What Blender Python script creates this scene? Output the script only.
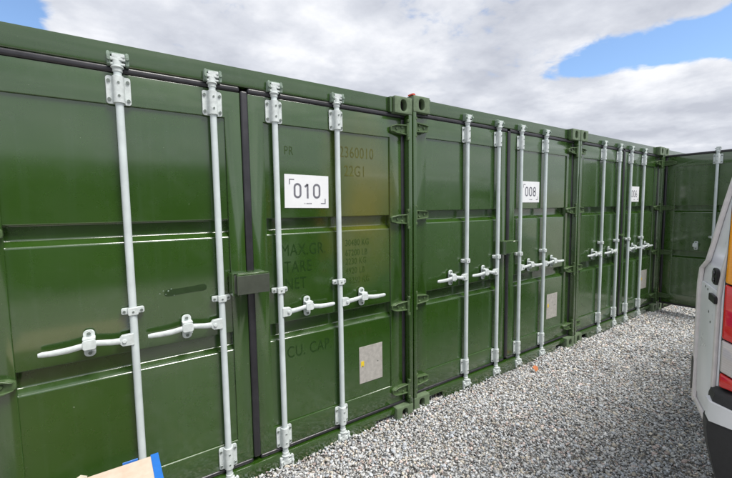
import bpy, bmesh, math, random
import numpy as np
from mathutils import Vector, Matrix

random.seed(7)
rng = np.random.default_rng(11)
for o in list(bpy.data.objects):
    bpy.data.objects.remove(o, do_unlink=True)
SC = bpy.context.scene
COL = SC.collection

# ------------------------------------------------------------------ camera
CAM_POS = Vector((-1.9018, -2.1401, 1.6119))
YAW, PITCH, ROLL, F_PX = 0.601065, -0.081269, -0.0138476, 377.20
fw = Vector((math.sin(YAW) * math.cos(PITCH), math.cos(YAW) * math.cos(PITCH), math.sin(PITCH)))
rt = Vector((math.cos(YAW), -math.sin(YAW), 0))
up = rt.cross(fw)
r2 = rt * math.cos(ROLL) + up * math.sin(ROLL)
u2 = -rt * math.sin(ROLL) + up * math.cos(ROLL)
cam_data = bpy.data.cameras.new('camera')
cam = bpy.data.objects.new('camera', cam_data)
COL.objects.link(cam)
M = Matrix((r2, u2, -fw)).transposed().to_4x4()
M.translation = CAM_POS
cam.matrix_world = M
cam_data.sensor_width = 36.0
cam_data.lens = 36.0 * F_PX / 732.0
cam_data.clip_start = 0.02
cam_data.clip_end = 3000
SC.camera = cam

def pix_dir(x, y):
    d = r2 * ((x - 366) / F_PX) - u2 * ((y - 239) / F_PX) + fw
    return d.normalized()

# ------------------------------------------------------------------ light
SUN_AZ = math.radians(-68)      # direction towards the sun, angle from +x (negative = towards -y)
SUN_EL = math.radians(60)
SC.view_settings.view_transform = 'Standard'
SC.view_settings.look = 'None'
SC.view_settings.exposure = 0.55
SC.view_settings.gamma = 1.0
SC.view_settings.use_curve_mapping = False

sun_d = bpy.data.lights.new('sun', 'SUN')
sun_d.energy = 2.9
sun_d.angle = math.radians(24)
sun_d.color = (1.0, 0.965, 0.91)
sun = bpy.data.objects.new('sun', sun_d)
COL.objects.link(sun)
sv = Vector((math.cos(SUN_AZ) * math.cos(SUN_EL), math.sin(SUN_AZ) * math.cos(SUN_EL), math.sin(SUN_EL)))
sun.rotation_euler = sv.to_track_quat('Z', 'Y').to_euler()
sun.location = sv * 30

def N(nt, typ, **kw):
    n = nt.nodes.new(typ)
    for k, v in kw.items():
        setattr(n, k, v)
    return n

def setin(n, **kw):
    for k, v in kw.items():
        n.inputs[k.replace('_', ' ')].default_value = v

world = bpy.data.worlds.new('World')
SC.world = world
world.use_nodes = True
nt = world.node_tree
nt.nodes.clear()
L = nt.links.new
out = N(nt, 'ShaderNodeOutputWorld')
bg = N(nt, 'ShaderNodeBackground')
bg.inputs['Strength'].default_value = 0.1
L(bg.outputs[0], out.inputs[0])
sky = N(nt, 'ShaderNodeTexSky', sky_type='NISHITA')
sky.sun_disc = False
sky.sun_elevation = SUN_EL
sky.sun_rotation = math.pi / 2 - SUN_AZ
sky.air_density = 1.0
sky.dust_density = 0.3
sky.ozone_density = 4.0
tc = N(nt, 'ShaderNodeTexCoord')
sep = N(nt, 'ShaderNodeSeparateXYZ')
L(tc.outputs['Generated'], sep.inputs[0])

def math_n(op, a, b=None, c=None):
    n = N(nt, 'ShaderNodeMath', operation=op)
    for i, v in enumerate((a, b, c)):
        if v is None:
            continue
        if isinstance(v, (int, float)):
            n.inputs[i].default_value = v
        else:
            L(v, n.inputs[i])
    return n.outputs[0]

zc = math_n('ADD', math_n('MAXIMUM', sep.outputs[2], 0.0), 0.16)
comb = N(nt, 'ShaderNodeCombineXYZ')
L(math_n('DIVIDE', sep.outputs[0], zc), comb.inputs[0])
L(math_n('DIVIDE', sep.outputs[1], zc), comb.inputs[1])

def noise_n(scale, detail, rough, off, dist=0.0):
    mp = N(nt, 'ShaderNodeMapping')
    mp.inputs['Location'].default_value = off
    L(comb.outputs[0], mp.inputs['Vector'])
    n = N(nt, 'ShaderNodeTexNoise')
    n.inputs['Scale'].default_value = scale
    n.inputs['Detail'].default_value = detail
    n.inputs['Roughness'].default_value = rough
    n.inputs['Distortion'].default_value = dist
    L(mp.outputs[0], n.inputs['Vector'])
    return n.outputs['Fac']

cover = noise_n(0.9, 8, 0.55, (3.1, 1.7, 0.0), 0.0)
shade = noise_n(1.5, 9, 0.52, (4.1, 5.6, 4.0), 0.0)
fine = noise_n(3.0, 8, 0.55, (1.2, 9.1, 2.0), 0.0)

def gap(px, py, radius, amount):
    """a break in the cloud cover around the sky direction of a pixel"""
    d = pix_dir(px, py)
    dp = N(nt, 'ShaderNodeVectorMath', operation='DOT_PRODUCT')
    L(tc.outputs['Generated'], dp.inputs[0])
    dp.inputs[1].default_value = d
    mr = N(nt, 'ShaderNodeMapRange', interpolation_type='SMOOTHSTEP')
    L(dp.outputs['Value'], mr.inputs['Value'])
    mr.inputs['From Min'].default_value = math.cos(math.radians(radius))
    mr.inputs['From Max'].default_value = 1.0
    mr.inputs['To Min'].default_value = 0.0
    mr.inputs['To Max'].default_value = amount
    return mr.outputs[0]

gsum = gap(556, 70, 2.4, 0.20)
band = [(580 + 22 * k, 63 - 4.6 * k, 2.7 + .1 * k, 0.34) for k in range(8)]
for a in band + [(760, 24, 4.5, 0.4), (800, 14, 6, 0.5), (-14, -4, 6.0, 0.55), (-45, 2, 7, 0.5)]:
    gsum = math_n('ADD', gsum, gap(*a))
dens = math_n('ADD', cover, 0.27)
dens = math_n('SUBTRACT', dens, gsum)
dens = math_n('ADD', dens, math_n('MULTIPLY', math_n('SUBTRACT', fine, 0.5), 0.62))
wisp = noise_n(9.0, 6, 0.6, (2.2, 0.4, 7.0), 0.3)
dens = math_n('ADD', dens, math_n('MULTIPLY', math_n('SUBTRACT', wisp, 0.5), 0.75))
cm = N(nt, 'ShaderNodeMapRange', interpolation_type='SMOOTHSTEP')
L(dens, cm.inputs['Value'])
cm.inputs['From Min'].default_value = 0.30
cm.inputs['From Max'].default_value = 0.62
sh = math_n('ADD', math_n('ADD', math_n('MULTIPLY', shade, 0.56), math_n('MULTIPLY', wisp, 0.12)), math_n('MULTIPLY', fine, 0.32))
ramp = N(nt, 'ShaderNodeValToRGB')
cr = ramp.color_ramp
cr.elements[0].position = 0.40
cr.elements[0].color = (3.9, 4.1, 4.65, 1)
cr.elements[1].position = 0.61
cr.elements[1].color = (6.8, 6.9, 7.2, 1)
e = cr.elements.new(0.50)
e.color = (5.0, 5.2, 5.7, 1)
L(sh, ramp.inputs[0])
skyg = N(nt, 'ShaderNodeVectorMath', operation='SCALE')
L(sky.outputs[0], skyg.inputs[0])
skyg.inputs['Scale'].default_value = 1.45
mix = N(nt, 'ShaderNodeMix', data_type='RGBA')
L(cm.outputs[0], mix.inputs['Factor'])
L(skyg.outputs[0], mix.inputs['A'])
L(ramp.outputs[0], mix.inputs['B'])
L(mix.outputs['Result'], bg.inputs['Color'])

SC.cycles.use_adaptive_sampling = True
SC.cycles.max_bounces = 8

# ------------------------------------------------------------------ materials
def new_mat(name):
    m = bpy.data.materials.new(name)
    m.use_nodes = True
    t = m.node_tree
    b = t.nodes['Principled BSDF']
    return m, t, b

def simple(name, col, rough=0.5, metal=0.0, var=0.12, scale=12.0, bump=0.0, coat=0.0, dirt=None):
    m, t, b = new_mat(name)
    tc = N(t, 'ShaderNodeTexCoord')
    oi = N(t, 'ShaderNodeObjectInfo')
    ad = N(t, 'ShaderNodeVectorMath', operation='ADD')
    t.links.new(tc.outputs['Object'], ad.inputs[0])
    t.links.new(oi.outputs['Location'], ad.inputs[1])
    n = N(t, 'ShaderNodeTexNoise')
    setin(n, Scale=scale, Detail=6.0, Roughness=0.6)
    t.links.new(ad.outputs[0], n.inputs['Vector'])
    r = N(t, 'ShaderNodeValToRGB')
    r.color_ramp.elements[0].position = 0.3
    r.color_ramp.elements[1].position = 0.7
    lo = dirt if dirt else tuple(c * (1 - var) for c in col)
    r.color_ramp.elements[0].color = (*lo, 1)
    r.color_ramp.elements[1].color = (*[min(1, c * (1 + var)) for c in col], 1)
    t.links.new(n.outputs['Fac'], r.inputs[0])
    t.links.new(r.outputs[0], b.inputs['Base Color'])
    mr = N(t, 'ShaderNodeMapRange')
    t.links.new(n.outputs['Fac'], mr.inputs['Value'])
    mr.inputs['To Min'].default_value = max(0.02, rough - 0.1)
    mr.inputs['To Max'].default_value = min(1, rough + 0.1)
    t.links.new(mr.outputs[0], b.inputs['Roughness'])
    b.inputs['Metallic'].default_value = metal
    if coat:
        b.inputs['Coat Weight'].default_value = coat
        b.inputs['Coat Roughness'].default_value = 0.06
    if bump:
        bp = N(t, 'ShaderNodeBump')
        bp.inputs['Strength'].default_value = bump
        bp.inputs['Distance'].default_value = 0.002
        n2 = N(t, 'ShaderNodeTexNoise')
        setin(n2, Scale=scale * 12, Detail=3.0)
        t.links.new(ad.outputs[0], n2.inputs['Vector'])
        t.links.new(n2.outputs['Fac'], bp.inputs['Height'])
        t.links.new(bp.outputs[0], b.inputs['Normal'])
    return m

GREEN = (0.023, 0.069, 0.005)

def paint_mat(name, yellow_patch=None):
    """glossy dark green container paint with slightly wavy sheet and dusty, chipped spots"""
    m, t, b = new_mat(name)
    lk = t.links.new
    geo = N(t, 'ShaderNodeNewGeometry')
    pos = geo.outputs['Position']
    def noise(scale, detail=4.0, rough=0.55, vec=pos):
        n = N(t, 'ShaderNodeTexNoise')
        setin(n, Scale=scale, Detail=detail, Roughness=rough)
        lk(vec, n.inputs['Vector'])
        return n.outputs['Fac']
    def ramp2(fac, p0, c0, p1, c1):
        r = N(t, 'ShaderNodeValToRGB')
        r.color_ramp.elements[0].position = p0
        r.color_ramp.elements[0].color = c0
        r.color_ramp.elements[1].position = p1
        r.color_ramp.elements[1].color = c1
        lk(fac, r.inputs[0])
        return r.outputs[0]
    def mixc(fac, a, bb):
        mx = N(t, 'ShaderNodeMix', data_type='RGBA')
        if isinstance(fac, float):
            mx.inputs['Factor'].default_value = fac
        else:
            lk(fac, mx.inputs['Factor'])
        for k, v in (('A', a), ('B', bb)):
            if isinstance(v, tuple):
                mx.inputs[k].default_value = v
            else:
                lk(v, mx.inputs[k])
        return mx.outputs['Result']
    g = GREEN
    base = ramp2(noise(1.7, 5), 0.3, (g[0] * .86, g[1] * .88, g[2] * .85, 1), 0.7, (g[0] * 1.16, g[1] * 1.1, g[2] * 1.15, 1))
    # fine streaks running down the sheet
    mp = N(t, 'ShaderNodeMapping')
    mp.inputs['Scale'].default_value = (26, 26, 0.8)
    lk(pos, mp.inputs['Vector'])
    streak = noise(1.0, 5, 0.6, mp.outputs[0])
    sfac = ramp2(streak, 0.56, (0, 0, 0, 1), 0.80, (.32, .32, .32, 1))
    base = mixc(sfac, base, (.050, .098, .040, 1))
    # dust low down and in patches
    dust = ramp2(noise(7.0, 7, .68), 0.55, (0, 0, 0, 1), 0.82, (.42, .42, .42, 1))
    base = mixc(dust, base, (.065, .105, .055, 1))
    # tiny chips
    chip = ramp2(noise(70.0, 2, .5), 0.785, (0, 0, 0, 1), 0.80, (.75, .75, .75, 1))
    base = mixc(chip, base, (.20, .25, .17, 1))
    if yellow_patch:
        # soft brown-yellow oval blended into the green, its edge broken by noise
        (cx, cz, rx, rz, amt) = yellow_patch
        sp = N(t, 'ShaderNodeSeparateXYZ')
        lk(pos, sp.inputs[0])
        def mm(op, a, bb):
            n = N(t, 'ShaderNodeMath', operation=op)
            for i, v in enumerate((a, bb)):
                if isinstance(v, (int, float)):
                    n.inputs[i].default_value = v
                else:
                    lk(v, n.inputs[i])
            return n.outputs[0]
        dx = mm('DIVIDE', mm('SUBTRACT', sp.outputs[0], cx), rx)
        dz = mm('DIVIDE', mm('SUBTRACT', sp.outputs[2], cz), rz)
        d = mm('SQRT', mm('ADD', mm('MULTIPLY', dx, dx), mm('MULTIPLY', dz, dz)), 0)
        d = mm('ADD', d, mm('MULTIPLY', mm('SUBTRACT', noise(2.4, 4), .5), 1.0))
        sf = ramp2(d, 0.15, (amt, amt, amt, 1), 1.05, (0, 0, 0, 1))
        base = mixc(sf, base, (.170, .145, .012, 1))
    lk(base, b.inputs['Base Color'])
    rr = N(t, 'ShaderNodeMapRange')
    lk(noise(5.0, 6, .65), rr.inputs['Value'])
    rr.inputs['From Min'].default_value = .3
    rr.inputs['From Max'].default_value = .7
    rr.inputs['To Min'].default_value = .20
    rr.inputs['To Max'].default_value = .36
    lk(rr.outputs[0], b.inputs['Roughness'])
    b.inputs['IOR'].default_value = 1.45
    b.inputs['Coat Weight'].default_value = 1.0
    b.inputs['Coat IOR'].default_value = 1.82
    b.inputs['Coat Roughness'].default_value = 0.11
    bp = N(t, 'ShaderNodeBump')
    bp.inputs['Strength'].default_value = 0.5
    bp.inputs['Distance'].default_value = 0.016
    lk(noise(2.1, 2, .4), bp.inputs['Height'])
    bp2 = N(t, 'ShaderNodeBump')
    bp2.inputs['Strength'].default_value = 0.12
    bp2.inputs['Distance'].default_value = 0.0015
    lk(noise(120, 3, .5), bp2.inputs['Height'])
    lk(bp.outputs[0], bp2.inputs['Normal'])
    lk(bp2.outputs[0], b.inputs['Normal'])
    return m

M_GREEN = paint_mat('container_green_paint')
M_GREEN_PATCH = paint_mat('container_green_paint_yellow_patch', (-0.42, 1.70, 0.36, 0.62, 0.62))
M_GHOST = simple('overpainted_lettering', (0.013, 0.043, 0.005), 0.30, var=.2, scale=30)
M_GHOST3 = simple('overpainted_olive_lettering', (0.082, 0.086, 0.010), 0.30, var=.3, scale=20)
M_GHOST2 = simple('overpainted_small_lettering', (0.030, 0.063, 0.007), 0.30, var=.2, scale=30)
M_CAST = simple('casting_green_paint', (0.125, 0.175, 0.10), 0.42, var=.25, scale=30, bump=.4)
M_HINGE = simple('hinge_green_paint', (0.070, 0.118, 0.045), 0.38, var=.3, scale=40, bump=.4)
M_ROD = simple('galvanised_rod', (0.60, 0.665, 0.67), 0.38, 0.0, var=.10, scale=9, bump=.2)
M_FITTING = simple('galvanised_fitting', (0.62, 0.67, 0.665), 0.45, 0.0, var=.16, scale=40, bump=.5)
M_KEEPER = simple('overspray_keeper', (0.22, 0.29, 0.235), 0.5, var=.4, scale=60, bump=.5)
M_RUBBER = simple('black_rubber', (0.020, 0.019, 0.024), 0.42, var=.3, scale=14, bump=.15, coat=.3)
M_DARK = simple('dark_cavity', (0.012, 0.012, 0.011), 0.9)
M_BOLT = simple('bolt_steel', (0.16, 0.19, 0.17), 0.5, 0.3)
M_SIGN = simple('white_sign_board', (0.82, 0.83, 0.85), 0.45, var=.03)
M_PRINT = simple('grey_print', (0.16, 0.16, 0.19), 0.6, var=.15, scale=60)
M_PLATE = simple('weathered_plate', (0.47, 0.45, 0.42), 0.5, .2, var=.18, scale=35, bump=.2)
M_YELLOW = simple('yellow_label', (0.75, 0.55, 0.03), 0.5)
M_LOCKGREY = simple('lock_box_grey', (0.070, 0.080, 0.062), 0.45, .2, var=.15, scale=20)
M_WOOD = simple('plywood_floor', (0.16, 0.10, 0.06), 0.7, var=.3, scale=8)
M_RED = simple('red_plastic', (0.55, 0.06, 0.03), 0.5)

# ------------------------------------------------------------------ mesh helpers
class MB:
    def __init__(s):
        s.v, s.f, s.m = [], [], []
    def add(s, vs, fs, mi=0):
        o = len(s.v)
        s.v += [tuple(v) for v in vs]
        s.f += [tuple(i + o for i in f) for f in fs]
        s.m += [mi] * len(fs)
        return s
    def box(s, x0, x1, y0, y1, z0, z1, mi=0):
        vs = [(x, y, z) for x in (x0, x1) for y in (y0, y1) for z in (z0, z1)]
        return s.add(vs, [(0, 1, 3, 2), (4, 6, 7, 5), (0, 4, 5, 1), (2, 3, 7, 6), (0, 2, 6, 4), (1, 5, 7, 3)], mi)
    def prism(s, poly, y0, y1, mi=0, axis='y'):
        """polygon in the plane across the axis, extruded along the axis"""
        n = len(poly)
        def pt(a, b, h):
            return {'y': (a, h, b), 'z': (a, b, h), 'x': (h, a, b)}[axis]
        vs = [pt(a, b, y0) for a, b in poly] + [pt(a, b, y1) for a, b in poly]
        fs = [tuple(range(n)), tuple(range(2 * n - 1, n - 1, -1))]
        fs += [(i, (i + 1) % n, n + (i + 1) % n, n + i) for i in range(n)]
        return s.add(vs, fs, mi)
    def tube(s, a, b, r, n=12, mi=0, r1=None):
        a, b = Vector(a), Vector(b)
        d = (b - a).normalized()
        x = d.orthogonal().normalized()
        y = d.cross(x)
        r1 = r if r1 is None else r1
        vs = []
        for c, rr in ((a, r), (b, r1)):
            for i in range(n):
                t = 2 * math.pi * i / n
                vs.append(c + x * (rr * math.cos(t)) + y * (rr * math.sin(t)))
        fs = [(i, (i + 1) % n, n + (i + 1) % n, n + i) for i in range(n)]
        fs += [tuple(range(n - 1, -1, -1)), tuple(range(n, 2 * n))]
        return s.add(vs, fs, mi)
    def lathe(s, prof, axis_pt=(0, 0, 0), axis='y', n=24, mi=0):
        vs, fs = [], []
        for (r, h) in prof:
            for i in range(n):
                t = 2 * math.pi * i / n
                a, b = r * math.cos(t), r * math.sin(t)
                p = {'y': (a, h, b), 'z': (a, b, h), 'x': (h, a, b)}[axis]
                vs.append(tuple(p[k] + axis_pt[k] for k in range(3)))
        for j in range(len(prof) - 1):
            for i in range(n):
                k = (i + 1) % n
                fs.append((j * n + i, j * n + k, (j + 1) * n + k, (j + 1) * n + i))
        return s.add(vs, fs, mi)
    def mesh(s, name, mats, bevel=0.0, seg=2, smooth=True, mirror=False, angle=0.6):
        bm = bmesh.new()
        vs = [bm.verts.new((-v[0], v[1], v[2]) if mirror else v) for v in s.v]
        for f, mi in zip(s.f, s.m):
            try:
                fc = bm.faces.new([vs[i] for i in f])
                fc.material_index = mi
            except ValueError:
                pass
        bmesh.ops.remove_doubles(bm, verts=bm.verts, dist=1e-6)
        bmesh.ops.recalc_face_normals(bm, faces=bm.faces)
        if bevel:
            ed = [e for e in bm.edges if len(e.link_faces) == 2 and e.calc_face_angle(0) > 0.5]
            bmesh.ops.bevel(bm, geom=ed, offset=bevel, segments=seg, affect='EDGES', profile=0.5, clamp_overlap=True)
        for e in bm.edges:
            if len(e.link_faces) == 2 and e.calc_face_angle(0) > angle:
                e.smooth = False
        for f in bm.faces:
            f.smooth = smooth
        me = bpy.data.meshes.new(name)
        bm.to_mesh(me)
        bm.free()
        for m in mats:
            me.materials.append(m)
        return me

def obj(name, me, parent=None, loc=(0, 0, 0), rot=None, label=None):
    o = bpy.data.objects.new(name, me)
    COL.objects.link(o)
    o.parent = parent
    o.location = loc
    if rot:
        o.rotation_euler = rot
    if label:
        o['label'] = label
    return o

def thing(name, label, cat, loc=(0, 0, 0), rotz=0.0, group=None):
    o = obj(name, None, None, loc, (0, 0, rotz), label)
    o['category'] = cat
    if group:
        o['group'] = group
    return o

def fillet(pts, r, n=4):
    """round the inner corners of an open polyline"""
    res = [pts[0]]
    for i in range(1, len(pts) - 1):
        p, a, b = Vector(pts[i]), Vector(pts[i - 1]), Vector(pts[i + 1])
        da, db = (a - p).normalized(), (b - p).normalized()
        rr = min(r, (a - p).length * .45, (b - p).length * .45)
        q0, q1 = p + da * rr, p + db * rr
        for k in range(n + 1):
            t = k / n
            res.append(tuple(q0 * (1 - t) ** 2 + p * 2 * t * (1 - t) + q1 * t * t))
    res.append(pts[-1])
    return res

def rrect(cx, cz, w, h, r, n=5):
    p = []
    for (sx, sz, a0) in ((1, 1, 0), (-1, 1, 90), (-1, -1, 180), (1, -1, 270)):
        for k in range(n + 1):
            a = math.radians(a0 + 90 * k / n)
            p.append((cx + sx * (w / 2 - r) + r * math.cos(a), cz + sz * (h / 2 - r) + r * math.sin(a)))
    return p

# ------------------------------------------------------------------ ground
ZG = 0.0
def ground_material():
    m, t, b = new_mat('gravel_ground')
    lk = t.links.new
    geo = N(t, 'ShaderNodeNewGeometry')
    v = N(t, 'ShaderNodeTexVoronoi')
    v.inputs['Scale'].default_value = 42
    lk(geo.outputs['Position'], v.inputs['Vector'])
    r = N(t, 'ShaderNodeValToRGB')
    r.color_ramp.elements[0].color = (.16, .155, .15, 1)
    r.color_ramp.elements[1].color = (.50, .485, .46, 1)
    lk(v.outputs['Color'], r.inputs[0])
    lk(r.outputs[0], b.inputs['Base Color'])
    bp = N(t, 'ShaderNodeBump')
    bp.inputs['Strength'].default_value = 1.0
    bp.inputs['Distance'].default_value = 0.012
    bp.invert = True
    lk(v.outputs['Distance'], bp.inputs['Height'])
    lk(bp.outputs[0], b.inputs['Normal'])
    b.inputs['Roughness'].default_value = .9
    return m
me = MB().add([(-600, -600, 0), (600, -600, 0), (600, 600, 0), (-600, 600, 0)], [(0, 1, 2, 3)]).mesh('ground', [ground_material()])
g_o = obj('ground', me, None, (0, 0, ZG - 0.034))
g_o['kind'] = 'structure'

def gravel():
    # a few angular stone shapes, then tens of thousands of turned and stretched copies in one mesh
    shapes = []
    for k in range(14):
        bm = bmesh.new()
        for _ in range(9):
            d = Vector(rng.normal(size=3)).normalized() * rng.uniform(.8, 1.1)
            bm.verts.new(d)
        r = bmesh.ops.convex_hull(bm, input=bm.verts)
        bmesh.ops.delete(bm, geom=[e for e in r['geom_interior'] if isinstance(e, bmesh.types.BMVert)], context='VERTS')
        bmesh.ops.triangulate(bm, faces=bm.faces)
        bm.verts.index_update()
        shapes.append((np.array([v.co[:] for v in bm.verts]), np.array([[v.index for v in f.verts] for f in bm.faces])))
        bm.free()
    def grid(x0, x1, y0, y1, pitch):
        gx, gy = np.meshgrid(np.arange(x0, x1, pitch), np.arange(y0, y1, pitch))
        n = gx.size
        return np.c_[gx.ravel() + rng.uniform(-.6, .6, n) * pitch, gy.ravel() + rng.uniform(-.6, .6, n) * pitch, np.full(n, pitch)]
    P = np.concatenate([grid(-2.0, 2.6, -2.3, .10, .0122), grid(2.6, 5.0, -2.3, .10, .0142), grid(5.0, 6.3, -2.6, -.02, .017)])
    n = len(P)
    size = np.clip(rng.lognormal(0, .34, n), .5, 2.1) * P[:, 2] * .84
    x, y = P[:, 0], P[:, 1]
    und = .010 * np.sin(x * 3.1 + 1) * np.cos(y * 4.3) + .007 * np.sin(x * 7.7 + y * 5.1) + .004 * np.sin(x * 15 - y * 11)
    # a little banked up against the containers
    z = ZG + und + rng.uniform(-.012, .004, n) + .012 * np.exp(-np.abs(y - .02) / .08)
    # random rotations
    q = rng.normal(size=(n, 4))
    q /= np.linalg.norm(q, axis=1)[:, None]
    w, a, b, c = q.T
    R = np.stack([1 - 2 * (b * b + c * c), 2 * (a * b - c * w), 2 * (a * c + b * w),
                  2 * (a * b + c * w), 1 - 2 * (a * a + c * c), 2 * (b * c - a * w),
                  2 * (a * c - b * w), 2 * (b * c + a * w), 1 - 2 * (a * a + b * b)], 1).reshape(n, 3, 3)
    S = size[:, None] * rng.uniform(.6, 1.25, (n, 3))
    tone = np.clip(rng.normal(.53, .105, n), .20, .82)
    bl = rng.random(n)
    tone = np.where(bl < .05, rng.uniform(.12, .22, n), tone)
    tone = np.where(bl > .95, rng.uniform(.66, .80, n), tone)
    tint = np.tile(np.array([.985, .99, .98]), (n, 1))
    k = rng.random(n)
    tint[k < .14] = (1.04, .95, .80)
    tint[(k > .14) & (k < .21)] = (1.10, .90, .83)
    tint[k > .80] = (.93, .985, 1.05)
    colr = np.clip(tone[:, None] * tint, 0, 1)
    V, F, C = [], [], []
    off = 0
    idx = rng.integers(0, len(shapes), n)
    for s, (sv_, sf) in enumerate(shapes):
        I = np.where(idx == s)[0]
        vv = np.einsum('nij,nvj->nvi', R[I], sv_[None] * S[I][:, None, :])
        vv[:, :, 2] *= .75
        vv[:, :, 0] += x[I][:, None]; vv[:, :, 1] += y[I][:, None]; vv[:, :, 2] += z[I][:, None]
        nv = sv_.shape[0]
        ff = sf[None] + (np.arange(len(I)) * nv)[:, None, None] + off
        off += nv * len(I)
        V.append(vv.reshape(-1, 3)); F.append(ff.reshape(-1, 3))
        C.append(np.repeat(colr[I], nv, axis=0))
    V = np.concatenate(V).astype(np.float32); F = np.concatenate(F).astype(np.int32); C = np.concatenate(C)
    me = bpy.data.meshes.new('gravel')
    me.vertices.add(len(V)); me.vertices.foreach_set('co', V.ravel())
    me.loops.add(F.size); me.loops.foreach_set('vertex_index', F.ravel())
    me.polygons.add(len(F))
    me.polygons.foreach_set('loop_start', np.arange(0, F.size, 3, dtype=np.int32))
    me.polygons.foreach_set('loop_total', np.full(len(F), 3, dtype=np.int32))
    ca = me.color_attributes.new('stone', 'FLOAT_COLOR', 'POINT')
    ca.data.foreach_set('color', np.c_[C, np.ones(len(C))].astype(np.float32).ravel())
    me.update()
    m, t, b = new_mat('crushed_stone')
    at = N(t, 'ShaderNodeAttribute', attribute_name='stone')
    geo = N(t, 'ShaderNodeNewGeometry')
    ns = N(t, 'ShaderNodeTexNoise')
    setin(ns, Scale=160.0, Detail=4.0)
    t.links.new(geo.outputs['Position'], ns.inputs['Vector'])
    mr = N(t, 'ShaderNodeMapRange')
    t.links.new(ns.outputs['Fac'], mr.inputs['Value'])
    mr.inputs['From Min'].default_value = .3; mr.inputs['From Max'].default_value = .7
    mr.inputs['To Min'].default_value = .75; mr.inputs['To Max'].default_value = 1.2
    sc_ = N(t, 'ShaderNodeVectorMath', operation='SCALE')
    t.links.new(at.outputs['Color'], sc_.inputs[0]); t.links.new(mr.outputs[0], sc_.inputs['Scale'])
    t.links.new(sc_.outputs[0], b.inputs['Base Color'])
    b.inputs['Roughness'].default_value = .85
    me.materials.append(m)
    o = obj('gravel', me, None, label='loose grey and white crushed stone gravel spread before the containers')
    o['category'] = 'gravel'
    o['kind'] = 'stuff'
gravel()

# ------------------------------------------------------------------ container parts (x across the doors, y into the container, z up)
CW, CH, CL = 2.438, 2.438, 6.058
HW = CW / 2
HX, HY = 1.192, 0.018        # hinge pin
YF, YS, YR = 0.050, 0.061, 0.099   # door frame face, sheet face, recess floor
LEAF0, LEAF1 = 0.022, 1.150
LZ0, LZ1 = 0.142, 2.296
SH0, SH1, SZ0, SZ1 = 0.109, 1.045, 0.284, 2.150

def door_leaf_mesh(s, mat):
    mb = MB()
    X = lambda u: u - HX
    # frame: ring with an outer and an inner rectangle
    o4 = [(LEAF0, LZ0), (LEAF1, LZ0), (LEAF1, LZ1), (LEAF0, LZ1)]
    i4 = [(SH0, SZ0), (SH1, SZ0), (SH1, SZ1), (SH0, SZ1)]
    vs = []
    for y in (YF - HY, 0.108 - HY):
        for q in (o4, i4):
            vs += [(X(a), y, b) for a, b in q]
    fs = []
    for k in range(4):
        j = (k + 1) % 4
        fs += [(k, j, 4 + j, 4 + k), (8 + k, 12 + k, 12 + j, 8 + j), (k, 8 + k, 8 + j, j), (4 + k, 4 + j, 12 + j, 12 + k)]
    mb.add(vs, fs)
    frame = mb.mesh('door_frame_tmp', [mat], bevel=.0025, seg=2, mirror=(s < 0))
    # pressed sheet with two horizontal recesses, as a profile in z run across the leaf
    prof = [(YS, SZ1 + .004), (YS, 1.586), (YR, 1.588), (YR, 1.517), (YS, 1.489),
            (YS, 0.936), (YR, 0.936), (YR, 0.856), (YS, 0.828), (YS, SZ0 - .004)]
    prof = fillet(prof, .0075, 6)
    xs = np.linspace(SH0 - .002, SH1 + .002, 9)
    sm = MB()
    nv = len(prof)
    sm.add([(X(a), y - HY, z) for a in xs for (y, z) in prof],
           [(i * nv + j, i * nv + j + 1, (i + 1) * nv + j + 1, (i + 1) * nv + j) for i in range(len(xs) - 1) for j in range(nv - 1)])
    sheet = sm.mesh('door_sheet_tmp', [mat], mirror=(s < 0), angle=1.2)
    bm = bmesh.new()
    bm.from_mesh(frame)
    bm.from_mesh(sheet)
    me = bpy.data.meshes.new('door')
    bm.to_mesh(me)
    bm.free()
    me.materials.append(mat)
    bpy.data.meshes.remove(frame)
    bpy.data.meshes.remove(sheet)
    return me

def gasket_mesh(s):
    mb = MB()
    X = lambda u: u - HX
    y0, y1 = .046 - HY, .085 - HY
    e = .0012
    mb.box(X(LEAF0), X(LEAF1 + .036), y0 - .002, y1, LZ1 + e, 2.329)          # top
    mb.box(X(LEAF0), X(LEAF1 + .036), y0, y1, .115, LZ0 - e)                    # bottom
    mb.box(X(LEAF1 + e), X(LEAF1 + .036), y0 + .001, y1, LZ0, LZ1)              # hinge side
    if s > 0:                                                                   # the astragal seal hangs on the right leaf
        mb.box(X(-LEAF0 + e), X(LEAF0 - e), y0 - .008, y1, LZ0, LZ1 + .012)
    return mb.mesh('door_gasket', [M_RUBBER], bevel=.011, seg=5, mirror=(s < 0), angle=1.0)

def rod_mesh():
    mb = MB()
    mb.tube((0, 0, 0.10), (0, 0, 2.30), .0172, 16)
    return mb.mesh('locking_rod', [M_ROD])

def guide_plate_mesh():
    mb = MB()
    mb.prism(rrect(0, 0, .100, .130, .012), .012, .0195)                        # back plate
    # half-round saddle over the rod
    n = 10
    pts = [(-.026, .012)] + [(.0235 * math.cos(math.pi - math.pi * k / n), -.004 - .0215 * math.sin(math.pi * k / n)) for k in range(n + 1)] + [(.026, .012)]
    mb.prism(pts, -.062, .062, axis='z')
    for a in (-.039, .039):
        for z in (-.043, .043):
            mb.tube((a, .014, z), (a, .005, z), .0085, 6, 1)
    for z in (-.03, .03):
        mb.tube((0, -.024, z), (0, -.029, z), .006, 8, 1)
    return mb.mesh('rod_guide', [M_FITTING, M_BOLT], bevel=.0012, seg=1)

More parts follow.
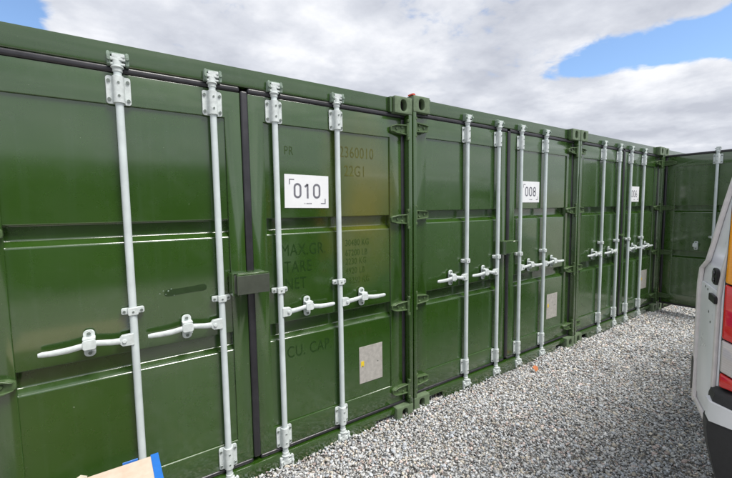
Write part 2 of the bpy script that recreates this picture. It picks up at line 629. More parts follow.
def cam_mesh(top):
    mb = MB()
    d = 1 if top else -1
    mb.tube((0, 0, 0), (0, 0, .055 * d), .0205, 14)
    mb.tube((0, 0, .018 * d), (0, 0, .026 * d), .027, 14)
    hook = [(-.036, -.012), (.012, -.020), (.036, -.012), (.034, .006), (.012, .012), (-.030, .010)]
    z0, z1 = sorted((.050 * d, .066 * d))
    mb.prism(hook, z0, z1, axis='z')
    z0, z1 = sorted((.064 * d, .080 * d))
    mb.prism([(-.020, -.016), (.030, -.020), (.036, -.006), (.010, .010), (-.018, .008)], z0, z1, axis='z')
    z0, z1 = sorted((.030 * d, .040 * d))
    mb.prism([(-.034, -.010), (.032, -.016), (.034, -.004), (-.03, .006)], z0, z1, axis='z')
    return mb.mesh('rod_cam', [M_FITTING], bevel=.002, seg=1)

def keeper_mesh(top):
    mb = MB()
    d = 1 if top else -1
    z0, z1 = sorted((.035 * d, (.090 if top else .104) * d))
    for a in (-.040, .034):
        mb.prism([(a, z0), (a + .014, z0), (a + .014, z1), (a + .006, z1 + .004), (a, z1)], -.016, .022)
    zz = sorted((.080 * d, .092 * d))
    mb.box(-.026, .034, -.010, .022, zz[0], zz[1])
    mb.tube((-.033, -.017, .058 * d), (-.033, -.026, .058 * d), .008, 8)
    mb.tube((.041, -.017, .066 * d), (.041, -.026, .066 * d), .008, 8)
    return mb.mesh('cam_keeper', [M_KEEPER if top else M_FITTING], bevel=.0015, seg=1)

def bracket_mesh():
    mb = MB()
    mb.prism(rrect(0, 0, .098, .030, .008), .004, .024)
    mb.prism(rrect(0, 0, .044, .036, .006), -.0225, .010)
    for a in (-.037, .037):
        mb.tube((a, .006, 0), (a, -.001, 0), .008, 6, 1)
    mb.tube((0, -.022, 0), (0, -.026, 0), .006, 6, 1)
    return mb.mesh('rod_bracket', [M_FITTING, M_BOLT], bevel=.0012, seg=1)

def handle_mesh(s):
    mb = MB()
    # forged bar: from the hub past the catch to the grip
    path = [(.050, .000, .016), (.095, .004, .0145), (.150, .014, .0135), (.182, .016, .0135), (.215, .010, .014),
            (.260, .003, .0145), (.310, .001, .0135), (.352, .002, .0125), (.366, .002, .009)]
    ys = [-.014, -.018, -.023, -.024, -.024, -.022, -.020, -.019, -.018]
    vs, fs = [], []
    k = 8
    for (x, z, h), y in zip(path, ys):
        for j in range(k):
            t = 2 * math.pi * j / k
            vs.append((x, y + .0065 * math.sin(t), z + h * math.cos(t)))
    for i in range(len(path) - 1):
        for j in range(k):
            l = (j + 1) % k
            fs.append((i * k + j, i * k + l, (i + 1) * k + l, (i + 1) * k + j))
    fs += [tuple(range(k)), tuple(range((len(path) - 1) * k, len(path) * k))]
    mb.add(vs, fs)
    return mb.mesh('door_handle', [M_FITTING], mirror=(s < 0), angle=1.3)

def hub_mesh(s):
    mb = MB()
    mb.prism([(.004, -.028), (.052, -.026), (.062, -.016), (.064, .014), (.054, .026), (.004, .030)], -.021, .006)
    mb.tube((.044, -.021, 0), (.044, -.029, 0), .010, 10, 1)
    return mb.mesh('handle_hub', [M_FITTING, M_FITTING], bevel=.002, seg=1, mirror=(s < 0))

def catch_mesh(s):
    mb = MB()
    mb.prism(rrect(.182, .010, .046, .128, .019), .0125, .021)
    mb.prism(rrect(.182, .014, .052, .046, .010), -.034, -.0265)
    mb.box(.157, .207, -.0265, .0125, .036, .044)
    mb.box(.160, .172, -.0265, .0125, -.020, -.010)
    for z in (-.036, .058):
        mb.tube((.182, .0125, z), (.182, .004, z), .010, 8, 1)
    return mb.mesh('handle_catch', [M_FITTING, M_BOLT], bevel=.0015, seg=1, mirror=(s < 0))

def hinge_mesh(s):
    mb = MB()
    # spear-shaped blade lying on the leaf, with a lug to the pin
    blade = [(-.152, -.010), (-.150, .014), (-.126, .027), (-.060, .034), (-.014, .034), (-.014, -.034), (-.060, -.034), (-.126, -.028), (-.148, -.018)]
    mb.prism(blade, .010, .0345)
    rib = [(-.144, .016), (-.110, .031), (-.012, .037), (-.012, .028), (-.108, .022)]
    mb.prism(rib, -.006, .012)
    mb.prism([(-.144, -.018), (-.110, -.031), (-.012, -.037), (-.012, -.028), (-.108, -.022)][::-1], -.004, .012)
    mb.tube((0, 0, -.052), (0, 0, .052), .0145, 12)
    mb.box(-.016, -.002, -.010, .014, -.036, .036)
    for (a, z) in ((-.100, .004), (-.052, .018), (-.052, -.018)):
        mb.tube((a, .012, z), (a, .003, z), .010, 8)
    return mb.mesh('hinge', [M_HINGE], bevel=.002, seg=1, mirror=(s < 0))

def lug_mesh(s):
    """post side of a hinge"""
    mb = MB()
    z0, z1 = -.010, .010
    mb.prism([(-.014, -.014), (.0, -.018), (.014, -.012), (.022, .0), (.022, .010), (-.012, .010)], z0, z1, axis='z')
    mb.tube((0, 0, z0 - .001), (0, 0, z1 + .001), .0125, 10)
    return mb.mesh('hinge_lug', [M_HINGE], bevel=.0015, seg=1, mirror=(s < 0))

def casting_mesh():
    """corner casting: block with an oval aperture through the front face; x in [0,.162], y in [0,.178], z in [0,.118]"""
    mb = MB()
    w, d, h = .162, .178, .118
    n = 32
    ov, rc = [], []
    cx, cz, rw, rh = .081, .058, .029, .041
    for k in range(n):
        t = 2 * math.pi * (k + .5) / n
        c, s_ = math.cos(t), math.sin(t)
        ov.append((cx + rw * math.copysign(abs(c) ** .75, c), cz + rh * math.copysign(abs(s_) ** .75, s_)))
    # rectangle points in the same directions
    for k in range(n):
        t = 2 * math.pi * (k + .5) / n
        c, s_ = math.cos(t), math.sin(t)
        f = min((w / 2) / max(abs(c), 1e-9), (h / 2) / max(abs(s_), 1e-9))
        rc.append([w / 2 + c * f, h / 2 + s_ * f])
    for (qx, qz) in ((w, h), (0, h), (0, 0), (w, 0)):
        j = min(range(n), key=lambda i: (rc[i][0] - qx) ** 2 + (rc[i][1] - qz) ** 2)
        rc[j] = [qx, qz]
    vs = [(a, 0, b) for a, b in rc] + [(a, 0, b) for a, b in ov] + [(a, .045, b) for a, b in ov] + [(a, d, b) for a, b in rc]
    fs = []
    for k in range(n):
        j = (k + 1) % n
        fs += [(k, j, n + j, n + k), (n + k, n + j, 2 * n + j, 2 * n + k), (k, 3 * n + k, 3 * n + j, j)]
    mb.add(vs, fs)
    mb.add([(a, .044, b) for a, b in ov], [tuple(range(n))], 1)
    mb.add([(0, d, 0), (w, d, 0), (w, d, h), (0, d, h)], [(0, 1, 2, 3)])
    return mb.mesh('corner_casting', [M_CAST, M_DARK], bevel=.003, seg=2)

ME = {}
def shared(key, fn):
    if key not in ME:
        ME[key] = fn()
    return ME[key]

RODS = (0.172, 0.594)
HINGES = (2.211, 1.556, 0.896, 0.241)
ROD_Y = 0.028

def build_door(container, s, handle_turn=0.0, mat=None, rotz=0.0):
    mat = mat or M_GREEN
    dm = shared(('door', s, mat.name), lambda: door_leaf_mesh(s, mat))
    d = obj('door', dm, container, (s * HX, HY, 0), (0, 0, rotz))
    obj('door_gasket', shared(('gasket', s), lambda: gasket_mesh(s)), d)
    for u in RODS:
        x = s * (u - HX)
        y = ROD_Y - HY
        obj('locking_rod', shared('rod', rod_mesh), d, (x, y, 0))
        obj('rod_guide', shared('guide', guide_plate_mesh), d, (x, y, 2.214))
        obj('rod_guide', shared('guide', guide_plate_mesh), d, (x, y, 0.214))
        obj('rod_cam', shared('camt', lambda: cam_mesh(True)), d, (x, y, 2.295))
        obj('rod_cam', shared('camb', lambda: cam_mesh(False)), d, (x, y, 0.118))
        obj('rod_bracket', shared('bracket', bracket_mesh), d, (x, y, 1.151))
        obj('handle_hub', shared(('hub', s), lambda: hub_mesh(s)), d, (x, y, 1.012), (0, 0, handle_turn))
        obj('door_handle', shared(('handle', s), lambda: handle_mesh(s)), d, (x, y, 1.012), (0, 0, handle_turn))
        obj('handle_catch', shared(('catch', s), lambda: catch_mesh(s)), d, (x, y, 1.012))
    for z in HINGES:
        obj('hinge', shared(('hinge', s), lambda: hinge_mesh(s)), d, (0, 0, z))
    return d

def post_mesh(s):
    mb = MB()
    # outer post: front strip, then a jamb that steps back to the seal
    prof = [(1.219, .003), (1.190, .003), (1.188, .006), (1.188, .050), (1.1870, .052), (1.1870, .115), (1.125, .115), (1.125, .160), (1.219, .160)]
    mb.prism(prof, .1185, CH - .1185, axis='z')
    return mb.mesh('corner_post', [M_GREEN], bevel=.002, seg=2, mirror=(s < 0))

def header_mesh():
    mb = MB()
    yA = .046
    prof = [(yA + .004, 2.3305), (yA, 2.336), (yA, 2.4315), (.150, 2.4315), (.150, 2.3305)]
    mb.prism(prof, -1.0565, 1.0565, axis='x')
    for a, b in ((-1.187, -1.0565), (1.0565, 1.187)):
        mb.box(a, b, .062, .14, 2.3195, 2.3325)
    for a in (-1.050, 1.030):                                                     # weld-on end plates beside the castings
        mb.box(a, a + .02, .020, .046, 2.325, 2.432)
    return mb.mesh('door_header', [M_GREEN], bevel=.0006, seg=1)

def sill_mesh():
    mb = MB()
    poly = [(-1.0565, .070), (-.880, .070), (-.872, .004), (.872, .004), (.880, .070), (1.0565, .070), (1.0565, .1135), (-1.0565, .1135)]
    mb.prism(poly, .026, .048)
    mb.box(-1.187, 1.187, .049, .16, .060, .1135)
    mb.box(-1.0565, 1.0565, .012, .026, .066, .074) if False else None
    return mb.mesh('door_sill', [M_GREEN], bevel=.002, seg=2)

def corrugated(length, lo, hi, depth, pitch, horiz):
    """trapezoid sheet: list of (run, offset)"""
    pts = []
    a = 0.0
    while a < length - 1e-6:
        for da, q in ((0, 0), (.26, 0), (.5, 1), (.76, 1)):
            x = a + da * pitch
            if x <= length:
                pts.append((x, q * depth))
        a += pitch
    pts.append((length, 0))
    return pts

def side_wall_mesh(s):
    pts = corrugated(CL - .36, 0, 0, .036, .278, True)
    mb = MB()
    xo = HW - .006
    vs = []
    for (a, q) in pts:
        vs += [(xo - q, .18 + a, .14), (xo - q, .18 + a, CH - .09)]
    mb.add(vs, [(2 * i, 2 * i + 2, 2 * i + 3, 2 * i + 1) for i in range(len(pts) - 1)])
    mb.box(HW - .060, HW - .002, .18, CL - .18, .02, .14)
    mb.box(HW - .060, HW - .002, .18, CL - .18, CH - .09, CH - .012)
    return mb.mesh('side_wall', [M_GREEN], mirror=(s < 0), angle=.3)

def roof_mesh():
    pts = corrugated(CL - .32, 0, 0, -.02, .30, True)
    mb = MB()
    vs = []
    for (a, q) in pts:
        vs += [(-HW + .06, .15 + a, CH - .010 + q), (HW - .06, .15 + a, CH - .010 + q)]
    mb.add(vs, [(2 * i, 2 * i + 1, 2 * i + 3, 2 * i + 2) for i in range(len(pts) - 1)])
    return mb.mesh('roof_panel', [M_GREEN], angle=.3)

def end_wall_mesh():
    mb = MB()
    mb.box(-HW + .004, HW - .004, CL - .10, CL - .02, .12, CH - .012)
    return mb.mesh('end_wall', [M_GREEN])

def floor_mesh():
    mb = MB()
    n = 7
    w = (CW - .16) / n
    for i in range(n):
        mb.box(-HW + .08 + i * w + .001, -HW + .08 + (i + 1) * w - .001, .161, CL - .11, .118, .146)
    return mb.mesh('floor_boards', [M_WOOD])

def build_container(x, z, label, y=0.0, rotz=0.0, left_open=0.0, right_mat=None):
    c = thing('shipping_container', label, 'container', (x, y, z), rotz, 'green containers standing side by side')
    obj('door_header', shared('header', header_mesh), c)
    obj('door_sill', shared('sill', sill_mesh), c)
    for s in (-1, 1):
        obj('corner_post', shared(('post', s), lambda: post_mesh(s)), c)
        obj('side_wall', shared(('wall', s), lambda: side_wall_mesh(s)), c)
        for yy in (0.0, CL - .178):
            for zz in (0.0, CH - .118):
                cx = HW - .162 if s > 0 else -HW
                obj('corner_casting', shared('cast', casting_mesh), c, (cx, yy, zz))
        for z_ in HINGES:
            for dz in (-.064, .064):
                obj('hinge_lug', shared(('lug', s), lambda: lug_mesh(s)), c, (s * HX, HY, z_ + dz))
        for u in RODS:
            if left_open and s < 0:
                pass
            obj('cam_keeper', shared('keept', lambda: keeper_mesh(True)), c, (s * u, ROD_Y, 2.290))
            obj('cam_keeper', shared('keepb', lambda: keeper_mesh(False)), c, (s * u, ROD_Y, 0.122))
    obj('roof_panel', shared('roof', roof_mesh), c)
    obj('end_wall', shared('end', end_wall_mesh), c)
    obj('floor_boards', shared('floor', floor_mesh), c)
    dl = build_door(c, -1, handle_turn=(math.radians(100) if left_open else 0.0), rotz=-left_open)
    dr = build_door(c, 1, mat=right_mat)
    return c, dl, dr

# ---- number signs
DIG = {
    '0': [('ring', .5)],
}
def stroke_poly(path, w, closed=False):
    """flat ribbon along a path in (x,z): returns list of quads"""
    quads = []
    n = len(path)
    L_, R_ = [], []
    for i in range(n):
        p = Vector(path[i])
        a = Vector(path[i - 1]) if (i > 0 or closed) else None
        b = Vector(path[(i + 1) % n]) if (i < n - 1 or closed) else None
        t = ((b if b is not None else p) - (a if a is not None else p)).normalized()
        nn = Vector((-t.y, t.x)) * (w / 2)
        L_.append(p + nn); R_.append(p - nn)
    m = n if closed else n - 1
    for i in range(m):
        j = (i + 1) % n
        quads.append([L_[i], L_[j], R_[j], R_[i]])
    return quads

def arc(cx, cz, rx, rz, a0, a1, n=10):
    return [(cx + rx * math.cos(math.radians(a0 + (a1 - a0) * k / n)), cz + rz * math.sin(math.radians(a0 + (a1 - a0) * k / n))) for k in range(n + 1)]

def digit(ch, w, h, sw):
    r = w / 2
    if ch == '0':
        return stroke_poly(arc(0, h / 2 - r, r, r, 0, 180) + arc(0, -h / 2 + r, r, r, 180, 360), sw, True)
    if ch == '1':
        return stroke_poly([(-w * .42, h * .30), (w * .06, h / 2)], sw) + stroke_poly([(w * .06, h / 2 + sw * .2), (w * .06, -h / 2 - sw / 2)], sw)
    if ch == '8':
        rt_, rb = w * .46, w * .5
        return (stroke_poly(arc(0, h * .26, rt_, h * .24, 0, 360, 20)[:-1], sw, True)
                + stroke_poly(arc(0, -h * .25, rb, h * .26, 0, 360, 20)[:-1], sw, True))
    if ch == '6':
        return (stroke_poly(arc(0, -h / 2 + r, r, r, 0, 360, 20)[:-1], sw, True)
                + stroke_poly([(-r, -h / 2 + r), (-r * .9, 0), (-r * .3, h * .3), (r * .35, h / 2 + sw / 2)], sw))
    return []

def sign_mesh(text):
    mb = MB()
    w, h = .305, .207
    mb.box(-w / 2, w / 2, 0, .003, -h / 2, h / 2)
    q = []
    n = len(text)
    pitch = .0665
    for i, ch in enumerate(text):
        off = (i - (n - 1) / 2) * pitch
        for p in digit(ch, .040, .082, .0125):
            q.append([(a.x + off, a.y + .004) for a in p])
    for (cx, cz, sx, sz) in ((-w / 2 + .030, h / 2 - .028, 1, -1), (w / 2 - .022, -h / 2 + .026, -1, 1)):
        t = .006
        q.append([(cx, cz), (cx + sx * .034, cz), (cx + sx * .034, cz + sz * t), (cx, cz + sz * t)])
        q.append([(cx, cz + sz * t), (cx + sx * t, cz + sz * t), (cx + sx * t, cz + sz * .034), (cx, cz + sz * .034)])
    for k, ww in ((-.022, .004), (-.012, .003), (-.004, .007), (.005, .004), (.013, .008), (.023, .006)):
        q.append([(k, -.072), (k + ww, -.072), (k + ww, -.079), (k, -.079)])
    for p in q:
        mb.add([(a, -.0008, b) for a, b in p], [(0, 1, 2, 3)], 1)
    return mb.mesh('number_sign', [M_SIGN, M_PRINT], smooth=False)

def plate_mesh():
    mb = MB()
    mb.box(-.103, .103, 0, .0025, -.135, .135)
    for a in (-.075, .06):
        mb.tube((a, .0, -.006 + .01 * (a > 0)), (a, -.003, -.006 + .01 * (a > 0)), .005, 8, 1)
    mb.box(-.090, -.062, -.0012, -.0002, -.012, .030, 2)
    return mb.mesh('data_plate', [M_PLATE, M_BOLT, M_YELLOW], bevel=.0006, seg=1)

def text_mesh(txt, size, extr=.0006):
    cu = bpy.data.curves.new('lettering', 'FONT')
    cu.body = txt
    cu.size = size
    cu.extrude = extr
    cu.space_character = 1.08
    o = bpy.data.objects.new('lettering_tmp', cu)
    COL.objects.link(o)
    dg = bpy.context.evaluated_depsgraph_get()
    dg.update()
    me = bpy.data.meshes.new_from_object(o.evaluated_get(dg))
    bpy.data.objects.remove(o, do_unlink=True)
    bpy.data.curves.remove(cu)
    me.materials.clear()
    me.materials.append(M_GHOST)
    return me

def lock_box_mesh(covered):
    mb = MB()
    # shroud welded to one leaf, reaching over the seal
    w0, w1 = -.125, .058
    mb.box(w0, w0 + .008, -.030, .051, 1.165, 1.290)
    mb.box(w0 + .008, w1, -.030, .051, 1.284, 1.290, 0 if covered else 2)  # open box: the lighter green paints in a lit top edge
    mb.box(w1 - .006, w1, -.030, .050, 1.176, 1.284)
    mb.box(w0 + .008, w1 - .006, -.030, -.024, 1.178, 1.284, 1 if covered else 0)
    if covered:
        mb.box(w0 + .020, w1 + .020, -.058, -.031, 1.172, 1.279, 1)
        mb.prism([(w0 + .020, 1.280), (w1 + .020, 1.280), (w1 + .016, 1.288), (w0 + .026, 1.288)], -.058, -.031, 2)
    return mb.mesh('lock_box', [M_GREEN, M_LOCKGREY, M_HINGE], bevel=.002, seg=1)

def latch_mesh():
    mb = MB()
    mb.box(-.070, .050, .030, .051, 1.205, 1.221)
    mb.box(-.058, .045, .022, .030, 1.200, 1.226)
    return mb.mesh('seal_latch', [M_HINGE], bevel=.002, seg=1)

GAP = .0137
CA = -(HW + GAP / 2)
CB = -CA
CC = CB + CW + GAP
CD = CC + CW + GAP

def dress(door, sx, text, sign_u=.384, sign_z=1.752, plate_u=.832, plate_z=.522, tilt=0.0):
    # parts stuck on the right leaf: door-local x = u - HX
    obj('number_sign', sign_mesh(text), door, (sign_u - HX, YS - HY - .0035, sign_z), (0, tilt, 0),
        'white sign reading %s in grey digits' % text)
    obj('data_plate', shared('plate', plate_mesh), door, (plate_u - HX, YS - HY - .003, plate_z))

cA, dAl, dAr = build_container(CA, -.029, 'dark green container numbered 010 on its white sign, with a grey lock cover', right_mat=M_GREEN_PATCH)
dress(dAr, 1, '010', sign_u=.384, sign_z=1.752, plate_u=.862, plate_z=.512, tilt=math.radians(.8))
cB, dBl, dBr = build_container(CB, 0, 'dark green container numbered 008 on its white sign, with a green lock box')
dress(dBr, 1, '008')
cC, dCl, dCr = build_container(CC, 0.003, 'dark green container numbered 006 on its white sign, next to the open door')
dress(dCr, 1, '006')
cD, dDl, dDr = build_container(CD, 0, 'dark green container whose left door stands open at right angles', left_open=math.radians(90))
obj('lock_box', lock_box_mesh(True), cA, label='grey covered padlock box')
obj('lock_box', lock_box_mesh(False), cB)
obj('seal_latch', latch_mesh(), cC)
obj('seal_latch', ME.setdefault('latchD', latch_mesh()), cD)
# faint lettering under the new paint on the 010 container
for txt, size, u, z in (('2360010', .105, .625, 1.985), ('22G1', .105, .66, 1.86), ('PR', .075, .235, 1.975),
                        ('MAX.GR.', .105, .195, 1.352), ('TARE', .105, .215, 1.245), ('NET', .105, .215, 1.138),
                        ('CU. CAP.', .105, .215, .700),
                        ('30480 KG', .062, .66, 1.385), ('67200 LB', .062, .66, 1.315), ('2230 KG', .062, .66, 1.255), ('4920 LB', .062, .66, 1.19),
                        ('28250 KG', .062, .66, 1.12), ('33.2 CU.M', .062, .66, .735)):
    t_ = text_mesh(txt, size)
    o = obj('faded_lettering', t_, dAr, (u - HX, YS - HY - .0002, z), (math.radians(90), 0, 0))
    o.scale = (.72, 1, 1)
    if size < .07:
        t_.materials[0] = M_GHOST2
    if txt == 'PR':
        t_.materials[0] = M_GHOST2
    if z > 1.6 and u > .5:
        t_.materials[0] = M_GHOST3
M_SMEAR = simple('touch_up_paint', (0.016, 0.040, 0.008), 0.45, var=.2, scale=30)
sm_ = MB()
poly = []
for k in range(28):
    a = 2 * math.pi * k / 28
    poly.append((.105 * math.copysign(abs(math.cos(a)) ** .6, math.cos(a)), .020 * math.copysign(abs(math.sin(a)) ** .8, math.sin(a)) + .004 * math.sin(3 * a)))
sm_.prism(poly, -.0007, .0)
for (a, b, r_) in ((-.085, .012, .004), (-.098, -.004, .003), (-.070, .020, .0035), (-.108, .016, .003), (-.060, -.016, .0025), (-.125, .004, .003)):
    sm_.tube((a, -.0008, b), (a, -.0012, b), r_, 6, 1)
obj('paint_smear', sm_.mesh('paint_smear', [M_SMEAR, M_KEEPER]), dAl, (HX - .345, YS - HY - .0004, 1.215), (0, math.radians(-3), 0), 'dark touched-up paint smear')
# scrap of red plastic wedged on the castings of container 008
mb = MB()
mb.prism([(-.016, 0), (.012, -.002), (.018, .006), (.004, .013), (-.014, .010)], 0, .05)
obj('red_tag', mb.mesh('red_tag', [M_RED], bevel=.001, seg=1), cB, (-HW + .006, .004, CH + .0005), label='scrap of red plastic on the corner casting')

# the facing row across the yard, seen only as a reflection in the paint: plain closed containers
def build_far_container(x, y, label):
    c = thing('shipping_container', label, 'container', (x, y, 0), math.pi, 'green containers in the facing row across the yard')
    obj('door_header', ME['header'], c)
    obj('door_sill', ME['sill'], c)
    for s in (-1, 1):
        obj('corner_post', ME[('post', s)], c)
        obj('side_wall', ME[('wall', s)], c)
        obj('door', ME[('door', s, M_GREEN.name)], c, (s * HX, HY, 0))
        for yy in (0.0, CL - .178):
            for zz in (0.0, CH - .118):
                obj('corner_casting', ME['cast'], c, (HW - .162 if s > 0 else -HW, yy, zz))
    obj('roof_panel', ME['roof'], c)
    obj('end_wall', ME['end'], c)
for k in range(9):
    build_far_container(CA + (k - 3) * (CW + GAP), -8.6, 'plain green container in the facing row across the yard')

# ------------------------------------------------------------------ taped cardboard box
M_CARD = simple('cardboard', (0.64, 0.54, 0.44), 0.8, var=.06, scale=25, bump=.3, dirt=(.58, .45, .34))
M_BLUE = simple('blue_tape', (0.02, 0.16, 0.55), 0.35, var=.1, scale=20)
M_FILM = simple('clear_tape', (0.55, 0.50, 0.40), 0.2, var=.2, scale=40)
bx = thing('cardboard_box', 'tan cardboard box edged with blue tape standing on the gravel', 'box', (-1.80, -.66, 0))
bw, bd, bh = .62, .46, .752
mb = MB(); mb.box(-bw, 0, -bd, 0, .006, bh)
obj('carton', mb.mesh('carton', [M_CARD], bevel=.006, seg=3), bx)
mb = MB()
mb.box(-.022, .0022, -bd - .002, .0022, bh - .0005, bh + .0016)       # over the right top edge
mb.box(.0006, .0024, -bd - .002, .0022, .30, bh + .0010)
mb.box(-.105, -.060, .0006, .0030, bh - .06, bh + .005)
obj('tape', mb.mesh('tape', [M_BLUE], bevel=.0006, seg=1), bx)
mb = MB()
nx, ny = 9, 4
vs = []
for i in range(nx):
    for j in range(ny):
        vs.append((-.20 - .018 * i, -.004 - .022 * j, bh + .003 + .012 * abs(math.sin(i * 1.7 + j)) + rng.uniform(0, .006)))
mb.add(vs, [(i * ny + j, i * ny + j + 1, (i + 1) * ny + j + 1, (i + 1) * ny + j) for i in range(nx - 1) for j in range(ny - 1)])
obj('crumpled_tape', mb.mesh('crumpled_tape', [M_FILM], smooth=False), bx)
mb = MB()
for (z0, z1, y0, y1) in ((.62, .70, -.10, -.02), (.52, .60, -.14, -.05)):
    mb.box(.0026, .0042, y0, y1, z0, z1)
obj('paper_label', mb.mesh('paper_label', [M_SIGN], bevel=.0005, seg=1), bx)

# ------------------------------------------------------------------ orange leaf on the gravel
M_LEAF = simple('dry_orange_leaf', (0.50, 0.19, 0.08), 0.7, var=.35, scale=60)
mb = MB()
pts = [(-.045, 0), (-.025, .022), (.0, .030), (.022, .018), (.045, .004), (.024, -.018), (.0, -.026), (-.026, -.018)]
vs = [(0, 0, .004)] + [(a, b, .012 + .10 * b * b * 8 + .012 * (i % 2)) for i, (a, b) in enumerate(pts)]
mb.add(vs, [(0, 1 + i, 1 + (i + 1) % 8) for i in range(8)])
lf = obj('fallen_leaf', mb.mesh('fallen_leaf', [M_LEAF], smooth=False), None, (1.46, -.125, .022), (.25, -.3, .6), 'curled orange leaf lying on the gravel')
lf['category'] = 'leaf'

# ------------------------------------------------------------------ van
M_WHITE = simple('white_van_paint', (0.74, 0.75, 0.77), 0.28, var=.03, scale=4, coat=.6)
M_INNER = simple('white_door_inside', (0.88, 0.89, 0.92), 0.3, var=.015, scale=3)
M_SEAL = simple('pinkish_sealant_rim', (0.80, 0.75, 0.74), 0.55, var=.1, scale=20)
M_BUMPER = simple('black_bumper_plastic', (0.030, 0.030, 0.032), 0.55, var=.2, scale=60, bump=.5)
M_GLASS = simple('dark_glass', (0.02, 0.025, 0.028), 0.05)
M_TYRE = simple('tyre_rubber', (0.022, 0.022, 0.022), 0.8, var=.2, bump=.3)
M_STEEL = simple('grey_wheel_steel', (0.35, 0.36, 0.37), 0.35, .7)
M_BLACK = simple('black_fitting', (0.012, 0.012, 0.013), 0.45)
def lens(name, col, tr=.35):
    m, t, b = new_mat(name)
    b.inputs['Base Color'].default_value = (*col, 1)
    b.inputs['Roughness'].default_value = .08
    b.inputs['Coat Weight'].default_value = 1.0
    b.inputs['Coat Roughness'].default_value = .03
    tcx = N(t, 'ShaderNodeTexCoord')
    w = N(t, 'ShaderNodeTexWave', bands_direction='Z')
    w.inputs['Scale'].default_value = 60
    w.inputs['Distortion'].default_value = .6
    t.links.new(tcx.outputs['Object'], w.inputs['Vector'])
    mx = N(t, 'ShaderNodeMix', data_type='RGBA')
    t.links.new(w.outputs['Fac'], mx.inputs['Factor'])
    mx.inputs['A'].default_value = (*[c * .86 for c in col], 1)
    mx.inputs['B'].default_value = (*[min(1, c * 1.15) for c in col], 1)
    t.links.new(mx.outputs['Result'], b.inputs['Base Color'])
    return m
M_LRED = lens('red_lens', (.62, .012, .012))
M_LAMB = lens('amber_lens', (.90, .34, .01))
M_LCLR = lens('clear_lens', (.55, .52, .50))

VX, VY = .285, -1.690          # rear left corner of the van on the ground
van = thing('parked_van', 'white van with tall tail lamp, black bumper and its rear door folded open', 'van', (VX, VY, 0))
WV = 1.96
def section(zt, k):
    """left half of a cross-section from the sill up to the roof: (inset from the side, z)"""
    pts = [(.06, .34), (.012, .50), (0, .78), (.0, 1.10), (.012, 1.30), (.045, 1.62), (.075, 1.80), (.14, 1.93), (.30, 1.985), (WV / 2, 2.0)]
    r = []
    for a, z in pts:
        zz = z if z < 1.0 else 1.0 + (z - 1.0) * (zt - 1.0) / 1.0
        if zt < 1.0 and z >= .78:
            zz = .78 + (z - .78) * (zt - .78) / 1.22
        r.append((a + k, zz))
    return r
ST = [(0.0, 2.0, .012), (.05, 2.0, 0), (1.5, 2.0, 0), (2.9, 1.99, 0), (3.3, 1.93, .004), (3.9, 1.42, .012), (4.15, 1.16, .02), (4.6, 1.02, .05), (4.78, .86, .11)]
mb = MB()
rows = []
for (x, zt, k) in ST:
    h = section(zt, k)
    full = [(x, -a, z) for a, z in h] + [(x, -WV + a, z) for a, z in h[::-1][1:]]
    rows.append(full)
nv = len(rows[0])
vs = [p for r_ in rows for p in r_]
fs = [(i * nv + j, i * nv + j + 1, (i + 1) * nv + j + 1, (i + 1) * nv + j) for i in range(len(rows) - 1) for j in range(nv - 1)]
fs.append(tuple((len(rows) - 1) * nv + j for j in range(nv)))
fs += [(i * nv, (i + 1) * nv, (i + 1) * nv + nv - 1, i * nv + nv - 1) for i in range(len(rows) - 1)]
mb.add(vs, fs)
# rear frame: pillars, header and sill round the opening
mb.prism([(-.012, .50), (-.0, .78), (-.0, 1.10), (-.014, 1.30), (-.047, 1.62), (-.077, 1.80), (-.14, 1.92), (-.20, 1.92), (-.17, 1.62), (-.15, .50)], -.004, .06, axis='x')
mb.prism([(-WV + a, z) for a, z in [(.012, .50), (.0, .78), (.0, 1.10), (.014, 1.30), (.047, 1.62), (.077, 1.80), (.14, 1.92), (.20, 1.92), (.17, 1.62), (.15, .50)]], -.004, .06, axis='x')
mb.box(-.004, .06, -WV + .2, -.2, 1.86, 1.975)
obj('body', mb.mesh('body', [M_WHITE], angle=.5), van)
mb = MB()
mb.box(.06, 2.6, -WV + .10, -.10, .52, .54)
mb.box(2.6, 2.62, -WV + .10, -.10, .52, 1.85)
obj('cargo_floor', mb.mesh('cargo_floor', [M_BUMPER]), van)
mb = MB()
mb.prism(rrect(-WV + .545, 1.20, .80, 1.34, .05), -.012, .02, axis='x')
mb.prism(rrect(-WV + .545, 1.52, .56, .48, .05), -.015, -.011, 1, axis='x')
obj('rear_door', mb.mesh('rear_door', [M_WHITE, M_GLASS], bevel=.004, seg=2), van, label='closed rear door')
# windscreen and cab windows
mb = MB()
mb.add([(3.36, -.16, 1.86), (3.36, -WV + .16, 1.86), (4.07, -WV + .10, 1.235), (4.07, -.10, 1.235)], [(0, 1, 2, 3)])
wm = mb.mesh('windscreen', [M_GLASS])
for v in wm.vertices:
    v.co.x += .035; v.co.z += .03
obj('windscreen', wm, van)
for yy in (.003, -WV - .003):
    mb = MB()
    t = -.006 if yy > 0 else .006
    mb.add([(2.55, yy - .02 * (1 if yy > 0 else -1), 1.25), (3.80, yy - .025 * (1 if yy > 0 else -1), 1.25), (3.32, yy - .06 * (1 if yy > 0 else -1), 1.76), (2.55, yy - .06 * (1 if yy > 0 else -1), 1.76)], [(0, 1, 2, 3)])
    obj('side_window', mb.mesh('side_window', [M_GLASS]), van)
